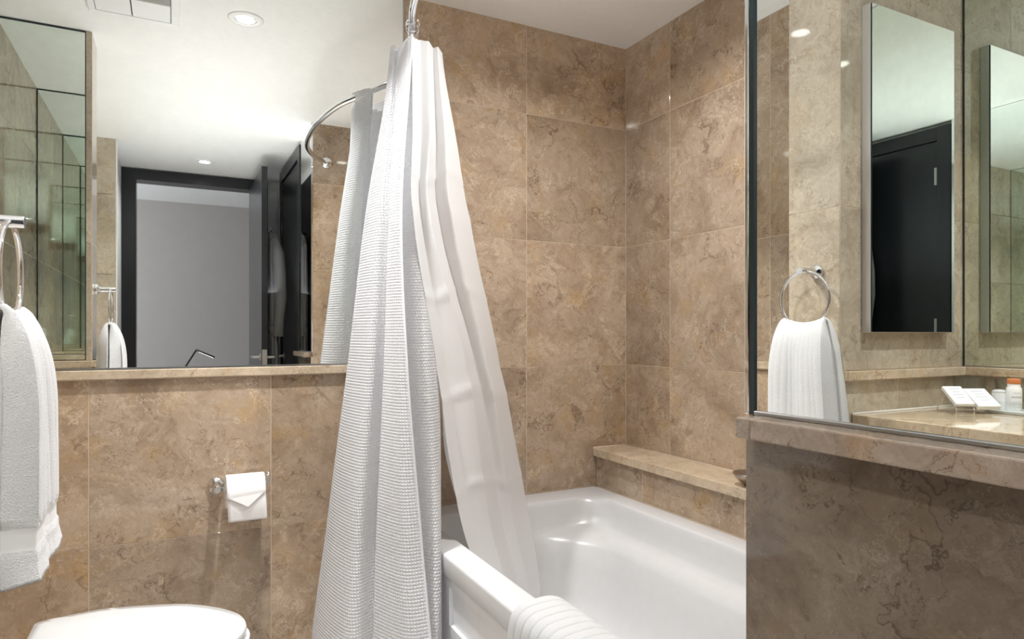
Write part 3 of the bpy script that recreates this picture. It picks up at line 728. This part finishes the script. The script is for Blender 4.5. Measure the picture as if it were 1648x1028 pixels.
def point(u, v):
    r = RR+.0030
    if v < .55:
        a = math.radians(75)*(1-v/.55)-math.radians(6)*(v/.55); wd = 1; y, z = HY-r*math.cos(a)-.002*v/.55, RZ+r*math.sin(a)
    else:
        s = (v-.55)/.45; a = -math.radians(6); wd = 1-s; y, z = HY-r*math.cos(a)-.002-.005*s, RZ+r*math.sin(a)-.034*s
    cx = (RX0+RX1)/2+.004*max(0, (v-.55)/.45); z += .010*(u-.5)*(1 if v >= .55 else v/.55)*wd
    return (cx+(u-.5)*(RX1-RX0-.002)*wd, y, z)
grid('folded_point', 12, 40, point, M['paper'], tp, thick=.0012)

# ------------------------------------------------------------------ towel ring + hand towel
RY, RXr, RZc, RRr = 1.338, -.240, 1.219, .082
tr = thing('towel_ring', 'chrome towel ring on the partition wall beside the toilet', 'towel ring', (XW, RY, 1.30))
bm = new(); lathe(bm, [(.023, 0), (.023, .006), (.019, .012), (.012, .016), (.0105, .02), (.0105, .074), (.0095, .0755)], (XW+.0002, RY, 1.303), 'X', 28); obj('post', bm, M['chrome'], tr, True, 40)
bm = new(); n = 64; tube(bm, [(RXr, RY+RRr*math.cos(2*PI*k/n), RZc+RRr*math.sin(2*PI*k/n)) for k in range(n)], .0048, 12, True); obj('ring', bm, M['chrome'], tr, True)
tw = thing('hand_towel', 'white ribbed terry hand towel draped through the chrome ring', 'towel', (RXr, RY, .9))
ZTOP = RZc-RRr
def towel(u, v):
    # v: 0 front hem -> .5 over ring -> 1 back hem ; u along y
    s = abs(v-.5)/.5                       # 0 top, 1 hem
    front = v < .5
    drop = .388 if front else .36
    yc = RY-.018*s
    half = .070+.022*(1-math.exp(-s*6))+.014*s+.007*(max(0, s-.86)/.14)**1.5
    sag = .016*(abs(u-.5)*2)**2*max(0, 1-s*3)
    y = yc+(u-.5)*2*half
    if s < .06:
        a = (s/.06)*PI/2; z = ZTOP+.004+.009*math.cos(a)-.009; dx = .0125*math.sin(a); z += .012*0
        z = ZTOP-.006+.016*math.cos(a)
    else:
        z = ZTOP-.006-drop*(s-.06)/.94; dx = .0125+.0135*(1-math.exp(-(s-.06)*8))
    z += sag
    if s > .97: pass
    z += (.003*math.sin(u*7+1)+.006*(u-.5))*max(0, s-.6)/.4
    fold = (.006*math.sin(u*PI*2.6+.5)*min(1, s*3)+.003*math.sin(u*PI*5+1.3+s*1.5)*min(1, s*2.5))*(1-.5*s)
    rib = .0016*math.cos(u*2*PI*11)*min(1, s*4)*(1 if s < .78 else .2)
    dx += (.006+.010*max(0, s-.93)/.07*1.0)*(1 if front else .3)*max(0, s-.5)
    return (RXr+(dx+fold*(1 if front else -.4)+rib)*(1 if front else -1), y, z)
def tthick(u, v):
    s = abs(v-.5)/.5; e = min(u, 1-u)
    base = (.012+.040*(1-math.exp(-max(0, s-.03)*9)))*(1 if v < .5 else .82)
    if .80 < s < .885: base -= .006
    return base*min(1, .9+(e/.03)**.5*.1)
def tslot(u, v):
    s = abs(v-.5)/.5; return 1 if .80 < s < .885 else 0
grid('towel_cloth', 110, 150, towel, [M['terry'], M['band']], tw, uvs=lambda u, v: (u*.2, v*.82), thick=tthick, slots=tslot)

# ------------------------------------------------------------------ ribbed bath mat over the rim
bmt = thing('bath_mat', 'folded white ribbed bath mat draped over the front tub rim', 'bath mat', (.73, 1.1, .49))
MP = [(.661, .20), (.664, .33), (.668, .42), (.673, .478), (.688, .501), (.725, .5065), (.758, .506), (.784, .494), (.802, .465), (.816, .41), (.838, .376), (.850, .33), (.858, .28)]
def matf(u, v):
    x, z = cat(MP, u); dxz = (cat(MP, min(1, u+.01))[0]-cat(MP, max(0, u-.01))[0], cat(MP, min(1, u+.01))[1]-cat(MP, max(0, u-.01))[1])
    l = math.hypot(*dxz); nx, nz = -dxz[1]/l, dxz[0]/l
    y = 1.300-v*.44
    s = abs(math.sin(PI*v*0.44/.031)); k = .011*(1-math.exp(-(s/.26)**2))+.001*s
    e = min(v, 1-v)*.44
    k -= .006*max(0, 1-e/.006)
    return (x+nx*k, y, z+nz*k)
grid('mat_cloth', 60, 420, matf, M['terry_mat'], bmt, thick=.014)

# ------------------------------------------------------------------ ceiling fixtures
def downlight(key, label):
    x, y = DOWN[key]; t = thing('ceiling_downlight', label, 'ceiling light', (x, y, CEIL))
    bm = new(); lathe(bm, [(.040, -.002), (.042, -.006), (.060, -.005), (.066, -.001), (.066, .0)], (x, y, CEIL), 'Z', 40, cap0=False, cap1=False); obj('trim_ring', bm, M['white_plastic'], t, True)
    bm = new(); lathe(bm, [(.034, -.0035), (.040, -.002)], (x, y, CEIL), 'Z', 40, cap0=False, cap1=False); obj('reflector', bm, M['chrome'], t, True)
    bm = new(); lathe(bm, [(.0, -.0035), (.034, -.0035)], (x, y, CEIL), 'Z', 40, cap0=False, cap1=False); obj('lens', bm, M['lamp'], t)
downlight('toilet', 'round lit ceiling downlight over the toilet, beside the vent')
downlight('entry', 'round lit ceiling downlight in front of the black doorway')
downlight('tub', 'round lit ceiling downlight over the bathtub')
downlight('vanity', 'round lit ceiling downlight over the vanity counter')
vt = thing('ceiling_vent', 'white ceiling vent panel with louvred grille above the toilet', 'vent', (-.13, 1.82, CEIL))
bm = new()
for a, b in (((-.285, 1.665), (.018, 1.69)), ((-.285, 1.965), (.018, 1.99)), ((-.285, 1.69), (-.262, 1.965)), ((-.012, 1.69), (.018, 1.965))): box(bm, (a[0], a[1], CEIL-.012), (b[0], b[1], CEIL-.0005), .003, 2)
obj('vent_frame', bm, M['white_plastic'], vt)
bm = new(); box(bm, (-.262, 1.69, CEIL-.006), (-.012, 1.965, CEIL-.0006)); obj('back_plate', bm, M['dark_slot'], vt)
for a, b in (((-.260, 1.692), (-.145, 1.963)), ((-.141, 1.692), (-.014, 1.835))):
    bm = new(); box(bm, (a[0], a[1], CEIL-.010), (b[0], b[1], CEIL-.0065), .001, 1); obj('cover_panel', bm, M['white_plastic'], vt)
sl = None
for k in range(12):
    if sl is None:
        bm = new(); box(bm, (-.141, 1.841, CEIL-.010), (-.014, 1.8465, CEIL-.0062)); sl = obj('slat', bm, M['grey_plastic'], vt)
    else:
        c = sl.copy(); C.objects.link(c); c.location = Vector(sl.location)+Vector((0, .0105*k, 0))

# ------------------------------------------------------------------ vanity
va = thing('vanity_counter', 'polished marble vanity counter between the partition and end wall', 'counter', (-.62, .5, 0))
CZ = .884; XF = -.3436
bm = new(); box(bm, (XV+.002, -.216, CZ-.03), (XF, Y0-.002, CZ), .0025, 2); obj('counter_slab', bm, M['slab'], va)
bm = new(); box(bm, (XF-.022, -.216, CZ-.15), (XF-.0005, Y0-.002, CZ-.0305), .0015, 1); obj('front_apron', bm, M['slab_brown'], va)
bm = new(); box(bm, (XV+.002, -.21, .1), (XF-.05, Y0-.004, CZ-.031)); obj('cabinet', bm, M['black'], va)
bm = new(); box(bm, (XV+.002, -.21, 0), (XF-.09, Y0-.004, .0995)); obj('plinth', bm, M['black_edge'], va)
for k in range(3):
    y0 = -.205+k*.488
    d = None
    bm = new(); box(bm, (XF-.05, y0+.003, .105), (XF-.030, y0+.485, CZ-.155), .002, 1); d = obj('door', bm, M['black'], va)
    bm = new(); tube(bm, [(XF-.030, y0+.40, .66), (XF-.012, y0+.40, .66), (XF-.012, y0+.40, .54), (XF-.030, y0+.40, .54)], .004, 8); o = obj('handle', bm, M['steel'], d, True)
bm = new(); tube(bm, [(XV+.007, Y0-.006, CZ+.001), (XF+.001, Y0-.006, CZ+.001)], .0045, 8); tube(bm, [(XV+.006, -.21, CZ+.001), (XV+.006, Y0-.006, CZ+.001)], .0045, 8); obj('sealant_bead', bm, M['sealant'], va, True)
# basin rim set into the counter (out of the photograph's sight, but part of the counter)
bm = new()
def ell(rx, ry, z, n=48): return [(-.62+rx*math.cos(2*PI*k/n), .42+ry*math.sin(2*PI*k/n), z) for k in range(n)]
loft(bm, [ell(.185, .245, CZ+.0005), ell(.183, .243, CZ+.006), ell(.168, .228, CZ+.007), ell(.160, .22, CZ+.002), ell(.158, .218, CZ+.0008)]); obj('basin_rim', bm, M['porcelain'], va, True)

# items on the counter
def rotz_box(bm, c, ex, ey, ez, hx, hy, hz, bev):
    fs = box(bm, (-hx, -hy, -hz), (hx, hy, hz), bev, 1)
    R = Matrix((ex, ey, ez)).transposed().to_4x4(); bmesh.ops.transform(bm, matrix=Matrix.Translation(c) @ R, verts=bm.verts[:])
EX = Vector((.8903, .4554, 0)); NF = Vector((.4554, -.8903, 0))      # along the front edge, facing out
def card_box(name, label, fx, fy, z0, wdt, dep, th, tilt, with_stand):
    t = thing(name, label, 'soap box', (fx, fy, z0))
    up = math.sin(tilt); bk = math.cos(tilt)
    ey = (-NF*bk+Vector((0, 0, up))).normalized(); ez = EX.cross(ey)
    if ez.z < 0: ez = -ez
    base = Vector((fx, fy, z0))
    c = base+ey*(dep/2)+ez*(th/2)
    bm = new(); rotz_box(bm, c, EX, ey, ez, wdt/2, dep/2, th/2, .0015); obj('carton', bm, M['card'], t)
    bm = new()
    for k in range(4):
        hw = wdt*(.28 if k % 2 == 0 else .2); cc = base+ey*(dep*(.82-.16*k))+ez*(th+.0003)
        q = [cc-EX*hw-ey*.0012, cc+EX*hw-ey*.0012, cc+EX*hw+ey*.0012, cc-EX*hw+ey*.0012]; bm.faces.new([bm.verts.new(p) for p in q])
    obj('printed_lines', bm, M['print'], t)
    return t, ey, ez, base
card_box('soap_carton', 'flat white carton tilted beside the round jar on the vanity counter', -.703, 1.080, .8965, .066, .085, .014, math.radians(33), 0)
_, ey, ez, bs = card_box('soap_carton', 'flat white carton resting on the clear wire stand', -.640, 1.112, .906, .056, .080, .011, math.radians(36), 1)
st = thing('wire_stand', 'clear wire display stand holding the tilted carton on the counter', 'stand', (-.64, 1.13, CZ))
bm = new()
for s in (-.026, .026):
    o_ = bs+EX*s
    pts = [o_+NF*.006-ez*.003+Vector((0, 0, .008)), o_+NF*.003-ez*.003, o_+ey*.03-ez*.003, o_+ey*.070-ez*.003, o_-NF*.082+Vector((0, 0, -.010)), o_-NF*.082+Vector((0, 0, -.0205))]
    tube(bm, pts, .0014, 6)
    tube(bm, [o_+NF*.003-ez*.003, o_+NF*.004+Vector((0, 0, -.0205))], .0014, 6)
obj('wire_frame', bm, M['chrome'], st, True)
for s in (.0, .06):
    bm = new(); tube(bm, [bs+EX*-.027-NF*s*1.3+Vector((0, 0, -.0195)), bs+EX*.027-NF*s*1.3+Vector((0, 0, -.0195))], .0014, 6); obj('cross_wire', bm, M['chrome'], st, True)
ty = thing('acrylic_tray', 'clear acrylic tray holding the jar and bottles on the counter', 'tray', (-.83, 1.03, CZ))
bm = new(); box(bm, (-.86, .80, CZ+.0006), (-.745, 1.112, CZ+.0085), .001, 1); obj('tray_base', bm, M['card'], ty)
bm = new(); box(bm, (-.7445, .80, CZ+.0006), (-.742, 1.115, CZ+.036), .0006, 1); obj('tray_lip', bm, M['glass'], ty)
TZ = CZ+.009
def bottle(x, y, label, m):
    t = thing('toiletry_bottle', label, 'bottle', (x, y, TZ), 'toiletry bottles in the tray')
    bm = new(); lathe(bm, [(.0, 0), (.0185, 0), (.0198, .002), (.0198, .058), (.0185, .066), (.0160, .070), (.0155, .078), (0, .078)], (x, y, TZ), n=28, cap0=False, cap1=False); obj('bottle_body', bm, m, t, True, 50)
    bm = new(); lathe(bm, [(.0162, .0782), (.0166, .079), (.0166, .092), (.0155, .0935), (0, .0935)], (x, y, TZ), n=28, cap0=True, cap1=False); obj('cap', bm, M['orange'], t, True, 50)
    bm = new()
    for k, (z, hw) in enumerate(((.052, .5), (.040, .75), (.026, .6), (.019, .6), (.012, .5))):
        for i in range(6):
            a0 = math.atan2(-.75, .66)+hw*(i/6*2-1); a1 = a0+hw/4
            r = .0200; h = .0008 if k != 1 else .0022
            q = [(x+r*math.cos(a), y+r*math.sin(a), TZ+zz) for a, zz in ((a0, z-h), (a1, z-h), (a1, z+h), (a0, z+h))]; bm.faces.new([bm.verts.new(p) for p in q])
    obj('label_print', bm, M['print'], t)
bottle(-.790, 1.057, 'white toiletry bottle with orange cap next to the round jar', M['card'])
bottle(-.800, 1.010, 'cream-coloured toiletry bottle with orange cap, second from the jar', M['amber'])
bottle(-.800, .962, 'white orange-capped toiletry bottle beyond the cream one', M['card'])
t = thing('cosmetic_jar', 'small white round jar with domed lid beside the cartons', 'jar', (-.782, 1.091, TZ))
bm = new(); lathe(bm, [(0, 0), (.0195, 0), (.0200, .001), (.0200, .050), (0, .050)], (-.782, 1.0905, TZ), n=28, cap0=False, cap1=False); obj('jar_body', bm, M['card'], t, True, 50)
bm = new(); lathe(bm, [(.0200, .0502), (.0204, .051), (.0200, .055), (.012, .0590), (0, .0600)], (-.782, 1.0905, TZ), n=28, cap1=False); obj('jar_lid', bm, M['porcelain'], t, True, 50)
for (x, y, r, lb) in ((-.838, 1.205, .045, 'clear glass tumbler in the counter corner behind the cartons'), (-.862, .99+.108, .0205+.0225, 'clear glass tumbler behind the jar and bottles')):
    t = thing('glass_tumbler', lb, 'glass', (x, y, CZ), 'tumblers on the vanity counter')
    bm = new(); lathe(bm, [(0, .001), (r*.86, .001), (r*.88, .003), (r, .098), (r-.0016, .0985), (r-.0028, .097), (r*.82, .009), (0, .008)], (x, y, CZ), n=40, cap0=False, cap1=False); obj('tumbler_body', bm, M['glass'], t, True, 50)

# ------------------------------------------------------------------ entry door leaf, robe, closet door, bedroom lamp
dl = bpy.data.objects.new('door_2', None); C.objects.link(dl); dl.location = (.54, -.56, 0); struct(dl)
bm = new(); box(bm, (.520, -.970, .012), (.558, -.13, 2.243), .001, 1); obj('door_leaf', bm, M['black'], dl)
for s, nm in ((-1, 0), (1, 1)):
    x = .520 if s < 0 else .558
    bm = new(); lathe(bm, [(.024, 0), (.024, .005*s), (.010, .007*s), (.010, .05*s)], (x, -.19, .957), 'X', 20)
    tube(bm, [(x+.045*s, -.19, .957), (x+.045*s, -.30, .957)], .009, 10); obj('lever_handle', bm, M['steel'], dl, True, 40)
bm = new(); box(bm, (.523, -.1302, .90), (.555, -.1285, 1.01)); obj('latch_plate', bm, M['steel'], dl)
bm = new(); tube(bm, [(.558, -.36, 1.84), (.60, -.36, 1.84), (.606, -.36, 1.856)], .007, 10); sphere(bm, (.606, -.36, 1.858), .010); obj('coat_hook', bm, M['chrome'], dl, True)
rb = thing('bathrobe', 'grey-white bathrobe hanging on the hook behind the open black door', 'bathrobe', (.62, -.36, .8))
def robe_ring(z, cx, rx, ry, amp, ph, n=48):
    out = []
    for k in range(n):
        a = 2*PI*k/n; m_ = 1+amp*math.sin(a*7+ph)+amp*.6*math.sin(a*11-ph*2)
        x = cx+rx*math.cos(a)*m_; y = -.36+ry*math.sin(a)*m_
        out.append((max(.5625, x), y, z))
    return out
bm = new()
loft(bm, [robe_ring(1.835, .598, .012, .03, 0, 0), robe_ring(1.815, .602, .032, .075, .02, 0), robe_ring(1.74, .605, .045, .15, .04, .3), robe_ring(1.5, .608, .050, .155, .06, .8), robe_ring(1.22, .605, .045, .15, .07, 1.3),
          robe_ring(1.17, .603, .042, .145, .05, 1.4), robe_ring(1.0, .606, .048, .16, .08, 1.9), robe_ring(.7, .608, .05, .17, .09, 2.3), robe_ring(.66, .608, .05, .172, .09, 2.4)], True, True, True); obj('robe_body', bm, M['robe'], rb, True)
bm = new(); tube(bm, [(.612, -.26, 1.77), (.636, -.225, 1.66), (.646, -.212, 1.50), (.655, -.21, 1.36), (.640, -.215, 1.22), (.632, -.22, 1.10)], [.035, .045, .046, .042, .038, .040], 16); obj('sleeve', bm, M['robe'], rb, True)
bm = new(); tube(bm, [(.60, -.33, 1.83), (.628, -.28, 1.80), (.650, -.24, 1.70), (.655, -.235, 1.56)], .014, 10); obj('collar', bm, M['robe'], rb, True)
bm = new(); loft(bm, [robe_ring(1.165, .604, .046, .151, .04, 1.4), robe_ring(1.16, .604, .050, .156, .04, 1.4), robe_ring(1.125, .604, .050, .156, .04, 1.5), robe_ring(1.12, .604, .046, .151, .04, 1.5)], True); obj('belt', bm, M['robe'], rb, True)
# closet door on the right-hand wall
cd = bpy.data.objects.new('door_3', None); C.objects.link(cd); cd.location = (.70, -.15, 0); struct(cd)
bm = new()
for a, b in (((.700, .185, 0), (.740, .260, 2.312)), ((.700, -.62, 0), (.740, -.545, 2.312)), ((.700, -.545, 2.235), (.740, .185, 2.312))): box(bm, a, b, .001, 1)
obj('door_casing', bm, M['black'], cd)
bm = new(); box(bm, (.712, -.541, .01), (.738, .181, 2.231), .001, 1); obj('door_leaf', bm, M['black'], cd)
for z in (2.03, 1.155, .25):
    bm = new(); box(bm, (.7085, .165, z-.05), (.7125, .1845, z+.05)); tube(bm, [(.7085, .183, z-.05), (.7085, .183, z+.05)], .004, 8); obj('hinge', bm, M['steel'], cd)
bm = new(); lathe(bm, [(.024, 0), (.024, -.005), (.010, -.007), (.010, -.045)], (.712, -.47, .957), 'X', 20); tube(bm, [(.670, -.47, .957), (.670, -.37, .957)], .008, 10); obj('lever_handle', bm, M['steel'], cd, True, 40)
# reading lamp in the bedroom
rl = thing('reading_lamp', 'slim black angled reading lamp in the room beyond the doorway', 'lamp', (.02, -2.3, 0))
bm = new(); lathe(bm, [(.0, 0), (.11, 0), (.11, .012), (.015, .02), (0, .02)], (-.02, -2.3, 0), n=28, cap0=False, cap1=False); obj('base', bm, M['black'], rl, True, 40)
bm = new(); tube(bm, [(-.02, -2.3, .015), (-.02, -2.3, .62), (.182, -2.3, .963)], .0085, 10); obj('stem', bm, M['black_edge'], rl, True)
bm = new(); tube(bm, [(.178, -2.3, .966), (.340, -2.3, .890)], .0085, 10); obj('lamp_arm', bm, M['black_edge'], rl, True)
bm = new()
d0, d1 = Vector((.205, -2.3, .9445)), Vector((.333, -2.3, .884))
for k in range(10): box(bm, d0.lerp(d1, k/10)-Vector((0, .006, .003)), d0.lerp(d1, (k+.7)/10)+Vector((0, .006, 0)))
obj('led_strip', bm, M['led'], rl)
